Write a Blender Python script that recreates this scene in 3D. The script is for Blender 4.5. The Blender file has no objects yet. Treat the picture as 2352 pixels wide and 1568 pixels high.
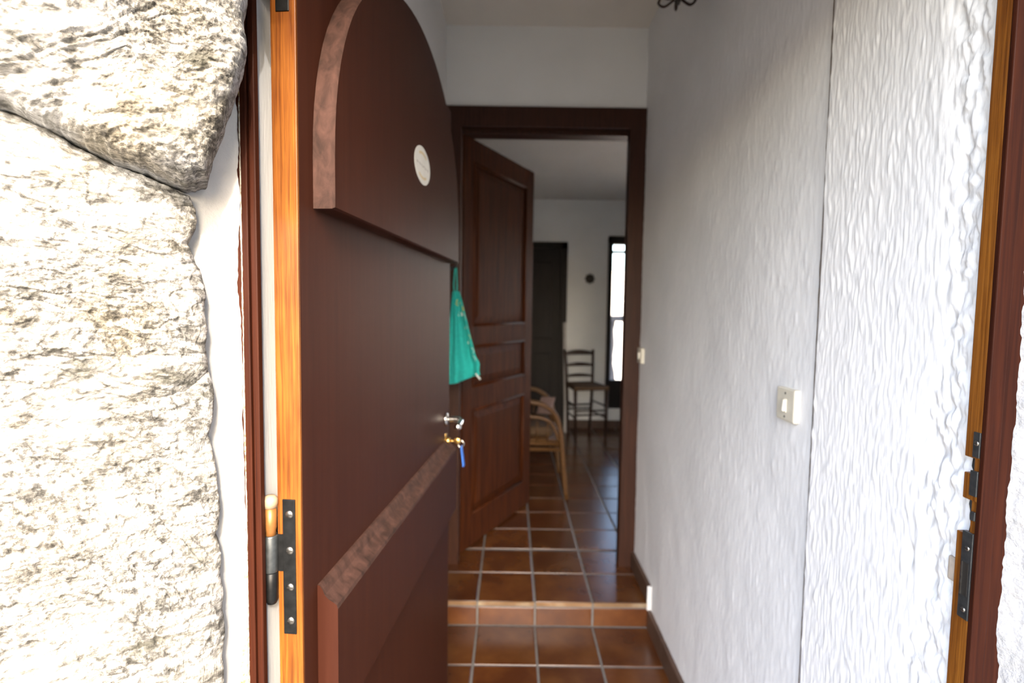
import bpy, bmesh, math, random
import numpy as np
from mathutils import Vector, Matrix

# ------------------------------------------------------------------ camera, world, sun, exposure
scene = bpy.context.scene
COL = scene.collection
CAM = np.array([0.0, 0.0, 1.3775])
FPX, YAW, PITCH, ROLL = 1200.18, -0.0015, 0.0644, -0.0142
UP = 0.108                       # level of the upper floor above the lower corridor floor

def cam_axes():
    cy, sy = math.cos(YAW), math.sin(YAW); cp, sp = math.cos(PITCH), math.sin(PITCH)
    f = np.array([-sy*cp, cy*cp, -sp]); r = np.array([cy, sy, 0.0]); d = np.cross(f, r)
    cr, sr = math.cos(ROLL), math.sin(ROLL)
    return cr*r + sr*d, -sr*r + cr*d, f
AR, AD, AF = cam_axes()
cam_data = bpy.data.cameras.new('camera'); cam = bpy.data.objects.new('camera', cam_data); COL.objects.link(cam)
cam.matrix_world = Matrix(((AR[0], -AD[0], -AF[0], CAM[0]), (AR[1], -AD[1], -AF[1], CAM[1]),
                           (AR[2], -AD[2], -AF[2], CAM[2]), (0, 0, 0, 1)))
cam_data.sensor_width = 36.0; cam_data.sensor_fit = 'HORIZONTAL'; cam_data.lens = FPX/2352*36.0
cam_data.clip_start = 0.01; cam_data.clip_end = 500
cam_data.dof.use_dof = True; cam_data.dof.focus_distance = 0.58; cam_data.dof.aperture_fstop = 4.2
scene.camera = cam

SUN_S = 0.42
SUN_DIR = Vector((-SUN_S, 1.0, -0.70)).normalized()       # the way the sunlight travels
world = bpy.data.worlds.new('world'); scene.world = world; world.use_nodes = True
wn = world.node_tree.nodes; wn.clear()
wo = wn.new('ShaderNodeOutputWorld'); wb = wn.new('ShaderNodeBackground'); sk = wn.new('ShaderNodeTexSky')
sk.sky_type = 'NISHITA'; sk.sun_disc = False
sk.sun_elevation = math.asin(-SUN_DIR.z); sk.sun_rotation = math.atan2(-SUN_DIR.x, -SUN_DIR.y)
sk.air_density = 1.0; sk.dust_density = 4.3; sk.ozone_density = 0.5
wb.inputs[1].default_value = 1.95
world.node_tree.links.new(sk.outputs[0], wb.inputs[0]); world.node_tree.links.new(wb.outputs[0], wo.inputs[0])
sl = bpy.data.lights.new('sun', 'SUN'); sl.energy = 3.0; sl.angle = math.radians(0.45); sl.color = (1.0, 0.95, 0.87)
so = bpy.data.objects.new('sun', sl); COL.objects.link(so)
so.rotation_euler = SUN_DIR.to_track_quat('-Z', 'Y').to_euler(); so.location = (0, -3, 6)
vs = scene.view_settings
vs.view_transform = 'Standard'; vs.look = 'None'; vs.gamma = 1.0; vs.use_curve_mapping = False
vs.exposure = 0.02

# ------------------------------------------------------------------ pixel -> place helpers
def ray(x, y):
    return AR*((x-1176)/FPX) + AD*((y-784)/FPX) + AF
def on_z(x, y, z):
    v = ray(x, y); return CAM + v*(z-CAM[2])/v[2]
def on_y(x, y, Y):
    v = ray(x, y); return CAM + v*Y/v[1]
def on_x(x, y, X):
    v = ray(x, y); return CAM + v*X/v[0]

# ------------------------------------------------------------------ numpy gradient noise
_rng = np.random.RandomState(7)
_perm = np.concatenate([_rng.permutation(256)]*3)
_g = _rng.normal(size=(256, 3)); _g /= np.linalg.norm(_g, axis=1)[:, None]
def perlin(x, y, z):
    x, y, z = np.broadcast_arrays(np.asarray(x, float), np.asarray(y, float), np.asarray(z, float))
    xi, yi, zi = np.floor(x).astype(int), np.floor(y).astype(int), np.floor(z).astype(int)
    xf, yf, zf = x-xi, y-yi, z-zi
    u, v, w = [t*t*t*(t*(t*6-15)+10) for t in (xf, yf, zf)]
    xi &= 255; yi &= 255; zi &= 255
    out = 0
    for dx in (0, 1):
        for dy in (0, 1):
            for dz in (0, 1):
                h = _perm[_perm[_perm[xi+dx]+yi+dy]+zi+dz] & 255
                g = _g[h]
                dot = g[..., 0]*(xf-dx) + g[..., 1]*(yf-dy) + g[..., 2]*(zf-dz)
                out = out + dot*(u if dx else 1-u)*(v if dy else 1-v)*(w if dz else 1-w)
    return out*1.6
def fbm(x, y, z, octv=4, gain=0.5):
    a, t, s = 1.0, 0.0, 0.0
    for i in range(octv):
        t = t + a*perlin(x*2**i+i*17.3, y*2**i+i*5.1, z*2**i+i*9.7); s += a; a *= gain
    return t/s
def ridged(x, y, z, octv=4):
    a, t, s = 1.0, 0.0, 0.0
    for i in range(octv):
        t = t + a*(1-np.abs(perlin(x*2**i+i*7.3, y*2**i+i*3.1, z*2**i))*2); s += a; a *= 0.5
    return t/s

# ------------------------------------------------------------------ materials
def new_mat(name):
    m = bpy.data.materials.new(name); m.use_nodes = True
    nt = m.node_tree; b = nt.nodes['Principled BSDF']
    return m, nt, b
def nd(nt, t, **kw):
    n = nt.nodes.new(t)
    for k, v in kw.items(): setattr(n, k, v)
    return n
def mapping(nt, scale, src='Object', rot=(0, 0, 0)):
    tc = nd(nt, 'ShaderNodeTexCoord'); mp = nd(nt, 'ShaderNodeMapping')
    mp.inputs['Scale'].default_value = scale; mp.inputs['Rotation'].default_value = rot
    nt.links.new(tc.outputs[src], mp.inputs[0]); return mp.outputs[0]
def noise(nt, vec, scale, detail=4, rough=0.55, dist=0.0):
    n = nd(nt, 'ShaderNodeTexNoise'); n.inputs['Scale'].default_value = scale; n.inputs['Detail'].default_value = detail
    n.inputs['Roughness'].default_value = rough; n.inputs['Distortion'].default_value = dist
    nt.links.new(vec, n.inputs['Vector']); return n.outputs['Fac']
def ramp(nt, fac, stops):
    r = nd(nt, 'ShaderNodeValToRGB'); e = r.color_ramp.elements
    while len(e) < len(stops): e.new(0.5)
    for el, (p, c) in zip(e, stops):
        el.position = p; el.color = (c[0], c[1], c[2], 1)
    nt.links.new(fac, r.inputs[0]); return r.outputs[0]
def mixc(nt, fac, a, b, mode='MIX'):
    m = nd(nt, 'ShaderNodeMix', data_type='RGBA', blend_type=mode)
    for sock, v in ((m.inputs[0], fac), (m.inputs[6], a), (m.inputs[7], b)):
        if hasattr(v, 'links'): nt.links.new(v, sock)
        elif isinstance(v, (int, float)): sock.default_value = v
        else: sock.default_value = (v[0], v[1], v[2], 1)
    return m.outputs[2]
def bump(nt, b, height, strength, dist):
    n = nd(nt, 'ShaderNodeBump'); n.inputs['Strength'].default_value = strength; n.inputs['Distance'].default_value = dist
    nt.links.new(height, n.inputs['Height']); nt.links.new(n.outputs[0], b.inputs['Normal'])
def setc(nt, b, col):
    if hasattr(col, 'links'): nt.links.new(col, b.inputs['Base Color'])
    else: b.inputs['Base Color'].default_value = (col[0], col[1], col[2], 1)

def mat_plain(name, col, rough=0.5, metal=0.0, var=0.12, nscale=30, bmp=0.0):
    m, nt, b = new_mat(name); v = mapping(nt, (1, 1, 1)); n = noise(nt, v, nscale)
    c = ramp(nt, n, ((0.3, [x*(1-var) for x in col]), (0.7, [min(1, x*(1+var)) for x in col])))
    setc(nt, b, c); b.inputs['Roughness'].default_value = rough; b.inputs['Metallic'].default_value = metal
    if bmp: bump(nt, b, n, bmp, 0.002)
    return m
def mat_wood(name, dark, light, rough=0.45, scale=(30, 30, 2.0), coat=0.0, bmp=0.25, nscale=4.0, spread=(0.32, 0.68), stain=None, spec=0.22):
    m, nt, b = new_mat(name); v = mapping(nt, scale); n = noise(nt, v, nscale, 6, 0.6, 0.6)
    c = ramp(nt, n, ((spread[0], dark), (spread[1], light)))
    if stain:
        v2 = mapping(nt, (3, 3, 1.6)); n2 = noise(nt, v2, 3.0, 3)
        k = ramp(nt, n2, ((0.42, (0, 0, 0)), (0.66, (1, 1, 1)))); c = mixc(nt, k, c, stain, 'MULTIPLY')
    setc(nt, b, c); b.inputs['Roughness'].default_value = rough; b.inputs['Coat Weight'].default_value = coat
    b.inputs['Coat Roughness'].default_value = 0.25; b.inputs['Specular IOR Level'].default_value = spec
    bump(nt, b, n, bmp, 0.0015); return m
def mat_wall(name, col=(0.80, 0.80, 0.79), scale=(60, 60, 14), strength=0.5, dist=0.003, dirt=None):
    m, nt, b = new_mat(name); v = mapping(nt, scale); n = noise(nt, v, 3.0, 5, 0.6)
    v2 = mapping(nt, (1, 1, 1)); n2 = noise(nt, v2, 2.3, 4)
    c = ramp(nt, n2, ((0.35, [x*0.93 for x in col]), (0.65, col)))
    if dirt:
        n3 = noise(nt, v2, 9.0, 6, 0.65)
        c = mixc(nt, ramp(nt, n3, ((0.52, (0, 0, 0)), (0.72, (0.7, 0.7, 0.7)))), c, dirt)
    setc(nt, b, c); b.inputs['Roughness'].default_value = 0.85; b.inputs['Specular IOR Level'].default_value = 0.25
    bump(nt, b, n, strength, dist); return m

M = {}
M['wall_strokes'] = mat_wall('white_stroked_render', (0.82, 0.82, 0.82), (70, 70, 11), 0.35, 0.002)
M['wall_plain'] = mat_wall('white_smooth_plaster', (0.80, 0.80, 0.78), (20, 20, 20), 0.12, 0.002)
M['ceiling'] = mat_wall('cream_ceiling_paint', (0.74, 0.70, 0.64), (12, 12, 12), 0.08, 0.002)
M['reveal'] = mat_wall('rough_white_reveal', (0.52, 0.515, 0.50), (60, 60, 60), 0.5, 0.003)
M['facade'] = mat_wall('grey_white_roughcast', (0.40, 0.40, 0.40), (25, 25, 25), 0.8, 0.006, dirt=(0.22, 0.20, 0.16))

def mat_reveal_edge():
    m, nt, b = new_mat('limewash_with_ochre_crumbs'); v = mapping(nt, (1, 1, 1))
    n = noise(nt, v, 210.0, 3, 0.6); n2 = noise(nt, v, 18.0, 4)
    c = mixc(nt, ramp(nt, n, ((0.45, (0, 0, 0)), (0.62, (1, 1, 1)))), (0.48, 0.45, 0.38), (0.24, 0.15, 0.045))
    c = mixc(nt, ramp(nt, n2, ((0.38, (0, 0, 0)), (0.62, (0.85, 0.85, 0.85)))), c, (0.48, 0.45, 0.38))
    setc(nt, b, c); b.inputs['Roughness'].default_value = 0.95; bump(nt, b, n, 0.8, 0.004); return m
M['ochre_edge'] = mat_reveal_edge()

def mat_stone(name='pale_weathered_granite', p0=0.45, p1=0.60, och_max=0.5):
    m, nt, b = new_mat(name); v = mapping(nt, (1, 1, 1))
    vs_ = mapping(nt, (1, 1, 2.6), rot=(0.0, 0.5, 0.3))
    n_big = noise(nt, v, 7.0, 5, 0.6, 0.5); n_mid = noise(nt, vs_, 38.0, 6, 0.68, 0.8); n_fine = noise(nt, v, 170.0, 5, 0.7)
    n_och = noise(nt, v, 9.5, 4, 0.6, 0.3)
    base = ramp(nt, n_mid, ((0.34, (0.075, 0.072, 0.066)), (0.46, (0.24, 0.235, 0.22)), (0.60, (0.50, 0.495, 0.49))))
    speck = ramp(nt, n_fine, ((0.42, (0.16, 0.16, 0.16)), (0.55, (0.85, 0.85, 0.84))))
    patch = ramp(nt, n_big, ((p0, (0.05, 0.05, 0.05)), (p1, (0.85, 0.85, 0.85))))
    c = mixc(nt, patch, base, speck, 'MULTIPLY')
    och = ramp(nt, n_och, ((0.48, (0, 0, 0)), (0.66, (och_max, och_max, och_max))))
    c = mixc(nt, och, c, (0.85, 0.70, 0.42), 'MULTIPLY')
    n_ms = noise(nt, vs_, 14.0, 5, 0.6, 0.4)
    c = mixc(nt, ramp(nt, n_ms, ((0.56, (0, 0, 0)), (0.70, (0.75, 0.75, 0.75)))), c, (0.07, 0.068, 0.05))
    setc(nt, b, c); b.inputs['Roughness'].default_value = 0.9; b.inputs['Specular IOR Level'].default_value = 0.3
    h = nd(nt, 'ShaderNodeMath', operation='ADD'); nt.links.new(n_fine, h.inputs[0]); nt.links.new(n_mid, h.inputs[1])
    bump(nt, b, h.outputs[0], 0.75, 0.004); return m
M['stone'] = mat_stone()
M['stone_grey'] = mat_stone('grey_speckled_granite', 0.36, 0.54, 0.15)
M['stone_far'] = mat_plain('rubble_stone', (0.60, 0.57, 0.52), 0.9, 0, 0.3, 18, 0.5)

M['door_dark'] = mat_wood('dark_red_brown_stained_wood', (0.028, 0.0075, 0.0040), (0.044, 0.0130, 0.0068), 0.5, (16, 16, 0.8), 0.0, 0.05, 4.0, (0.2, 0.8), spec=0.12)
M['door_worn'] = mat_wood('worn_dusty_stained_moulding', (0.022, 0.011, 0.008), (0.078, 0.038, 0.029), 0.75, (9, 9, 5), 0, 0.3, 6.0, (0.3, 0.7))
M['orange_wood'] = mat_wood('orange_varnished_bare_wood', (0.105, 0.031, 0.0045), (0.25, 0.093, 0.013), 0.42, (75, 75, 1.8), 0.15, 0.2, 4.0, (0.34, 0.66), stain=(0.60, 0.48, 0.40))
M['frame_wood'] = mat_wood('mahogany_stained_frame', (0.020, 0.0046, 0.0022), (0.042, 0.0098, 0.0035), 0.55, (50, 50, 1.4), 0.0, 0.2, spec=0.12)
M['inner_wood'] = mat_wood('chestnut_interior_door_wood', (0.016, 0.0040, 0.0014), (0.085, 0.0235, 0.0062), 0.5, (22, 22, 1.0), 0.0, 0.15, 3.0, (0.3, 0.7), spec=0.12)
M['inner_frame'] = mat_wood('chestnut_door_lining', (0.020, 0.007, 0.004), (0.052, 0.018, 0.009), 0.5, (30, 30, 1.2), 0.0, 0.15)
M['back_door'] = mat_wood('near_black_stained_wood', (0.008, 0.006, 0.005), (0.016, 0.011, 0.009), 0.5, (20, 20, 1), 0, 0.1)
M['chair_wood'] = mat_wood('dark_walnut_chair_wood', (0.016, 0.008, 0.005), (0.036, 0.017, 0.010), 0.4, (60, 60, 4), 0.2, 0.1)
M['rattan'] = mat_wood('honey_rattan_cane', (0.060, 0.027, 0.009), (0.13, 0.062, 0.021), 0.45, (40, 40, 14), 0.2, 0.2)
M['straw'] = mat_wood('straw_weave', (0.045, 0.026, 0.014), (0.10, 0.06, 0.032), 0.8, (12, 160, 160), 0, 0.5)
M['black_iron'] = mat_plain('black_iron', (0.022, 0.023, 0.024), 0.38, 0.8, 0.3, 90, 0.1)
M['steel'] = mat_plain('worn_grey_steel', (0.30, 0.29, 0.27), 0.34, 1.0, 0.25, 120, 0.1)
M['dull_steel'] = mat_plain('dull_galvanised_steel', (0.10, 0.11, 0.115), 0.42, 0.85, 0.25, 90, 0.1)
M['chrome'] = mat_plain('chrome', (0.75, 0.75, 0.74), 0.15, 1.0, 0.05)
M['brass'] = mat_plain('brass', (0.72, 0.48, 0.16), 0.25, 1.0, 0.08)
M['copper'] = mat_plain('bare_orange_hinge_pin', (0.26, 0.11, 0.03), 0.4, 0.3, 0.25, 60)
M['cap'] = mat_plain('pale_wooden_cap', (0.28, 0.20, 0.13), 0.6, 0, 0.2, 60)
M['blue_tag'] = mat_plain('blue_plastic', (0.03, 0.16, 0.62), 0.4)
M['turquoise'] = mat_plain('turquoise_cotton', (0.010, 0.36, 0.33), 0.9, 0, 0.12, 60, 0.2)
M['print_yellow'] = mat_plain('yellow_print', (0.60, 0.42, 0.03), 0.9)
M['print_white'] = mat_plain('white_print', (0.60, 0.66, 0.64), 0.9)
M['sticker'] = mat_plain('white_vinyl_sticker', (0.66, 0.66, 0.63), 0.5, 0, 0.05)
M['sticker_grey'] = mat_plain('grey_sticker_print', (0.42, 0.41, 0.40), 0.6)
M['sticker_ochre'] = mat_plain('ochre_sticker_print', (0.58, 0.49, 0.32), 0.6)
M['switch'] = mat_plain('aged_ivory_plastic', (0.62, 0.58, 0.48), 0.45, 0, 0.03)
M['switch_pale'] = mat_plain('ivory_plastic', (0.76, 0.72, 0.62), 0.35, 0, 0.03)  # paler ivory used for the toggles
M['screw_dark'] = mat_plain('dark_screw_hole', (0.014, 0.012, 0.01), 0.6)
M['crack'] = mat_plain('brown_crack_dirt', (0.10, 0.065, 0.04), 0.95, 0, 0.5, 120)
M['patch'] = mat_plain('hole_shade_brown', (0.45, 0.38, 0.31), 0.95, 0, 0.2, 60, 0.3)
M['grout'] = mat_plain('grey_cement_grout', (0.125, 0.124, 0.12), 0.9, 0, 0.15, 40, 0.2)
M['white_bit'] = mat_plain('fresh_white_plaster', (0.60, 0.60, 0.59), 0.9, 0, 0.04)
M['pink'] = mat_plain('dusty_pink_cushion', (0.17, 0.11, 0.095), 0.95, 0, 0.1, 40, 0.2)
M['pale_board'] = mat_plain('pale_grey_board', (0.38, 0.35, 0.33), 0.6)
M['clock'] = mat_plain('dark_bronze', (0.045, 0.04, 0.035), 0.5, 0.4, 0.3)
M['balcony'] = mat_plain('whitewashed_concrete', (0.66, 0.63, 0.61), 0.9, 0, 0.06)
M['baluster'] = mat_plain('shaded_white_concrete', (0.20, 0.185, 0.18), 0.9, 0, 0.08)  # white concrete darkened in colour to stand for the shade on it
M['paving'] = mat_plain('dark_gravel', (0.17, 0.165, 0.15), 0.9, 0, 0.12, 3)

def mat_tile(name, cols, rough=0.3):
    m, nt, b = new_mat(name); oi = nd(nt, 'ShaderNodeObjectInfo')
    v = mapping(nt, (1, 1, 1)); add = nd(nt, 'ShaderNodeVectorMath', operation='ADD'); mul = nd(nt, 'ShaderNodeMath', operation='MULTIPLY')
    mul.inputs[1].default_value = 37.0; nt.links.new(oi.outputs['Random'], mul.inputs[0])
    nt.links.new(v, add.inputs[0]); nt.links.new(mul.outputs[0], add.inputs[1])
    n = noise(nt, add.outputs[0], 7.0, 4, 0.55)
    c = ramp(nt, n, ((0.32, cols[0]), (0.5, cols[1]), (0.72, cols[2])))
    r = ramp(nt, oi.outputs['Random'], ((0, (0.78, 0.78, 0.78)), (1, (1.1, 1.05, 1.0))))
    c = mixc(nt, 1.0, c, r, 'MULTIPLY')
    setc(nt, b, c); b.inputs['Roughness'].default_value = rough; b.inputs['Specular IOR Level'].default_value = 0.5
    n2 = noise(nt, add.outputs[0], 14.0, 3); bump(nt, b, n2, 0.12, 0.002); return m
M['tile'] = mat_tile('terracotta_floor_tile', ((0.055, 0.018, 0.0065), (0.084, 0.029, 0.009), (0.118, 0.047, 0.014)), 0.24)
M['nosing'] = mat_tile('raw_tile_edge', ((0.15, 0.085, 0.035), (0.20, 0.12, 0.06), (0.32, 0.26, 0.18)), 0.8)
M['skirting'] = mat_tile('brown_skirting_tile', ((0.06, 0.033, 0.020), (0.085, 0.047, 0.03), (0.11, 0.062, 0.042)), 0.5)

def mat_glass():
    m, nt, b = new_mat('window_glass'); out = nt.nodes['Material Output']
    tr = nd(nt, 'ShaderNodeBsdfTransparent'); gl = nd(nt, 'ShaderNodeBsdfGlossy'); gl.inputs['Roughness'].default_value = 0.02
    fr = nd(nt, 'ShaderNodeFresnel'); fr.inputs[0].default_value = 1.45; mx = nd(nt, 'ShaderNodeMixShader')
    nt.links.new(fr.outputs[0], mx.inputs[0]); nt.links.new(tr.outputs[0], mx.inputs[1]); nt.links.new(gl.outputs[0], mx.inputs[2])
    nt.links.new(mx.outputs[0], out.inputs[0]); return m
M['glass'] = mat_glass()

# ------------------------------------------------------------------ mesh helpers
def obj_from_bm(name, bm, mats, parent=None, smooth=False, loc=None):
    me = bpy.data.meshes.new(name); bmesh.ops.recalc_face_normals(bm, faces=bm.faces); bm.to_mesh(me); bm.free()
    return obj_from_me(name, me, mats, parent, smooth, loc)
def obj_from_me(name, me, mats, parent=None, smooth=False, loc=None):
    if not isinstance(mats, (list, tuple)): mats = [mats]
    for mt in mats: me.materials.append(M[mt])
    if smooth: me.polygons.foreach_set('use_smooth', [True]*len(me.polygons))
    o = bpy.data.objects.new(name, me); COL.objects.link(o)
    if parent is not None: o.parent = parent
    if loc is not None: o.location = loc
    return o
def tag(o, label, cat, group=None, kind=None):
    o['label'] = label
    if cat: o['category'] = cat
    if group: o['group'] = group
    if kind: o['kind'] = kind
    return o
def empty(name, loc=(0, 0, 0), rotz=0.0):
    o = bpy.data.objects.new(name, None); COL.objects.link(o); o.location = loc; o.rotation_euler = (0, 0, rotz)
    o.empty_display_size = 0.05; return o
def add_box(bm, lo, hi, bev=0.0, mi=0):
    r = bmesh.ops.create_cube(bm, size=1.0); vv = r['verts']
    for v in vv:
        v.co = Vector([lo[i] + (v.co[i]+0.5)*(hi[i]-lo[i]) for i in range(3)])
    fs = set(f for v in vv for f in v.link_faces)
    for f in fs: f.material_index = mi
    if bev > 0:
        es = list(set(e for f in fs for e in f.edges))
        bmesh.ops.bevel(bm, geom=es, offset=bev, segments=2, affect='EDGES', profile=0.6)
def box(name, lo, hi, mat, parent=None, bev=0.0, loc=None):
    bm = bmesh.new(); add_box(bm, lo, hi, bev); return obj_from_bm(name, bm, mat, parent, False, loc)
def add_tube(bm, pts, rad, n=10, caps=True, mi=0):
    pts = [Vector(p) for p in pts]
    if not isinstance(rad, (list, tuple)): rad = [rad]*len(pts)
    rings = []; up = None
    for i, p in enumerate(pts):
        t = (pts[min(i+1, len(pts)-1)] - pts[max(i-1, 0)]).normalized()
        if up is None:
            up = Vector((0, 0, 1)) if abs(t.z) < 0.9 else Vector((1, 0, 0))
        a = t.cross(up).normalized(); b = a.cross(t).normalized(); up = b
        rings.append([bm.verts.new(p + (a*math.cos(2*math.pi*k/n) + b*math.sin(2*math.pi*k/n))*rad[i]) for k in range(n)])
    for r0, r1 in zip(rings[:-1], rings[1:]):
        for k in range(n):
            f = bm.faces.new((r0[k], r0[(k+1) % n], r1[(k+1) % n], r1[k])); f.material_index = mi; f.smooth = True
    if caps:
        for r in (rings[0], rings[-1]):
            f = bm.faces.new(r); f.material_index = mi
def tube(name, pts, rad, mat, parent=None, n=10):
    bm = bmesh.new(); add_tube(bm, pts, rad, n); return obj_from_bm(name, bm, mat, parent)
def add_lathe(bm, prof, axis_o, axis=(0, 0, 1), n=20, mi=0):
    ax = Vector(axis).normalized(); h = Vector((1, 0, 0)) if abs(ax.x) < 0.9 else Vector((0, 1, 0))
    a = ax.cross(h).normalized(); b = ax.cross(a); o = Vector(axis_o); rings = []
    for r, z in prof:
        rings.append([bm.verts.new(o + ax*z + (a*math.cos(2*math.pi*k/n) + b*math.sin(2*math.pi*k/n))*max(r, 1e-5)) for k in range(n)])
    for r0, r1 in zip(rings[:-1], rings[1:]):
        for k in range(n):
            f = bm.faces.new((r0[k], r0[(k+1) % n], r1[(k+1) % n], r1[k])); f.smooth = True; f.material_index = mi
    for r in (rings[0], rings[-1]):
        f = bm.faces.new(r); f.material_index = mi
def lathe(name, prof, axis_o, mat, parent=None, axis=(0, 0, 1), n=20):
    bm = bmesh.new(); add_lathe(bm, prof, axis_o, axis, n); return obj_from_bm(name, bm, mat, parent)
def spline(pts, k=6):
    P = [Vector(p) for p in pts]; P = [P[0]*2-P[1]] + P + [P[-1]*2-P[-2]]; out = []
    for i in range(1, len(P)-2):
        for j in range(k):
            t = j/k; p0, p1, p2, p3 = P[i-1:i+3]
            out.append(0.5*((2*p1) + (p2-p0)*t + (2*p0-5*p1+4*p2-p3)*t*t + (3*p1-p0-3*p2+p3)*t**3))
    out.append(P[-2]); return out
def grid_obj(name, X, Y, Z, mat, parent=None, smooth=True, flip=False):
    nu, nv = X.shape
    co = np.stack([X, Y, Z], -1).reshape(-1, 3)
    i = np.arange(nu*nv).reshape(nu, nv)
    q = np.stack([i[:-1, :-1], i[1:, :-1], i[1:, 1:], i[:-1, 1:]], -1).reshape(-1, 4)
    if flip: q = q[:, ::-1]
    me = bpy.data.meshes.new(name); me.vertices.add(len(co)); me.vertices.foreach_set('co', co.ravel())
    me.loops.add(q.size); me.loops.foreach_set('vertex_index', q.ravel().astype(np.int32))
    me.polygons.add(len(q)); me.polygons.foreach_set('loop_start', np.arange(0, q.size, 4, dtype=np.int32))
    me.polygons.foreach_set('loop_total', np.full(len(q), 4, dtype=np.int32)); me.update(calc_edges=True); me.validate()
    return obj_from_me(name, me, mat, parent, smooth)
def prism(bm, poly, axis_fn, d0, d1, cham=0.0, mi_face=0, mi_side=0):
    """poly = [(u,v)..] ; axis_fn(u,v,d)->xyz ; front at d1 with chamfer"""
    n = len(poly); cx = sum(p[0] for p in poly)/n; cy = sum(p[1] for p in poly)/n
    b0 = [bm.verts.new(axis_fn(u, v, d0)) for u, v in poly]
    def inset(u, v):
        du, dv = u-cx, v-cy; L = math.hypot(du, dv); return u-du/L*cham, v-dv/L*cham
    b1 = [bm.verts.new(axis_fn(u, v, d1-cham)) for u, v in poly]
    rings = [b0, b1]
    if cham > 0: rings.append([bm.verts.new(axis_fn(*inset(u, v), d1)) for u, v in poly])
    for r0, r1 in zip(rings[:-1], rings[1:]):
        for k in range(n):
            f = bm.faces.new((r0[k], r0[(k+1) % n], r1[(k+1) % n], r1[k])); f.material_index = mi_side
    f = bm.faces.new(rings[-1]); f.material_index = mi_face
    f = bm.faces.new(b0[::-1]); f.material_index = mi_face

# ------------------------------------------------------------------ the shell
S = 'structure'
XR = 0.62            # corridor right wall
YE = 2.53            # end wall of the corridor (with the inner door)
ZC = 2.69            # corridor ceiling
YB = 5.50            # back wall of the room
RX0, RX1, RZ = -1.7, 2.3, 2.505
rng = random.Random(4)

# right corridor wall: near panel (proud) and far panel, separated by the dirty seam
wr = empty('wall_right', (XR, 1.6, 0)); tag(wr, 'white corridor wall with vertical stroked render and a thin seam', 'wall', kind=S)
def stroked(name, y0, y1, ny, nz, x0, rough_edge):
    yy = np.linspace(y0, y1, ny); zz = np.linspace(0, ZC, nz); Yg, Zg = np.meshgrid(yy, zz, indexing='ij')
    warp = fbm(Yg*7, Zg*5, 3.1, 3)*0.02
    brk = 0.55+0.9*np.clip(fbm(Yg*26, Zg*20, 7.7, 3)+0.25, 0, 1)
    h = fbm((Yg+warp)*190, Zg*38, 1.7, 4)*0.0013 + np.maximum(0, perlin((Yg+warp*1.5)*125, Zg*34, 9.2)-0.10)*0.0024*brk
    h += fbm(Yg*6, Zg*6, 5.5, 3)*0.003
    if rough_edge:
        w = np.clip((y0+0.085+fbm(Zg*5, 0.3, 0.7, 3)*0.05-Yg)/0.03, 0, 1)      # crumbly strip beside the frame
        clump = fbm(Yg*70, Zg*48, 12.5, 4)*0.010 - 0.003
        h = h*(1-w*0.6) + clump*w
        s = np.clip((Yg-y1+0.006)/0.006, 0, 1); h -= s*0.004
        for (py, pz, ry, rz, dp) in ((0.735, 0.995, 0.010, 0.020, 0.010), (0.775, 1.01, 0.006, 0.016, 0.007), (0.74, 1.18, 0.02, 0.02, 0.006)):
            h -= dp*np.exp(-((Yg-py)/ry)**2-((Zg-pz)/rz)**2)
    o = grid_obj(name, x0-h, Yg, Zg, 'wall_strokes', wr); o.location = -Vector(wr.location); return o
YS = 1.050           # the seam
stroked('render_panel', 0.684, YS, 185, 520, XR-0.007, True)
stroked('render_panel', YS+0.003, YE+0.02, 300, 300, XR+0.001, False)
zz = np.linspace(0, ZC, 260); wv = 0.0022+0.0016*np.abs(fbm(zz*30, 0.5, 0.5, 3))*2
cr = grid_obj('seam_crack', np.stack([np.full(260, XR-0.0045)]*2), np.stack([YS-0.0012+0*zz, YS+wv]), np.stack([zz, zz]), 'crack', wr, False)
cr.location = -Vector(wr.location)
box('wall_core', (XR+0.016, 0.66, -0.3), (XR+0.30, YE+0.15, 3.0), 'wall_plain', wr, loc=-Vector(wr.location))

# left corridor wall: the plane leans from X=-0.365 at the door to -0.322 at the end
bm = bmesh.new()
pl = [(-0.3405, 0.704), (-0.322, YE+0.15), (-0.62, YE+0.15), (-0.62, 0.704)]
lo_ = [bm.verts.new((x, y, -0.3)) for x, y in pl]; hi_ = [bm.verts.new((x, y, 3.0)) for x, y in pl]
for k in range(4): bm.faces.new((lo_[k], lo_[(k+1) % 4], hi_[(k+1) % 4], hi_[k]))
bm.faces.new(hi_); bm.faces.new(lo_[::-1])
tag(obj_from_bm('wall_left', bm, 'wall_strokes'), 'white left corridor wall behind the open front door', 'wall', kind=S)
# end wall over the inner door
tag(box('wall_end', (-0.34, YE, 2.30), (XR+0.02, YE+0.15, 3.0), 'wall_plain'), 'smooth white wall above the inner door frame', 'wall', kind=S)
tag(box('ceiling', (-0.62, 0.60, ZC), (0.92, YE+0.16, 3.0), 'ceiling'), 'pale ceiling of the entrance corridor', 'ceiling', kind=S)

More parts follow.
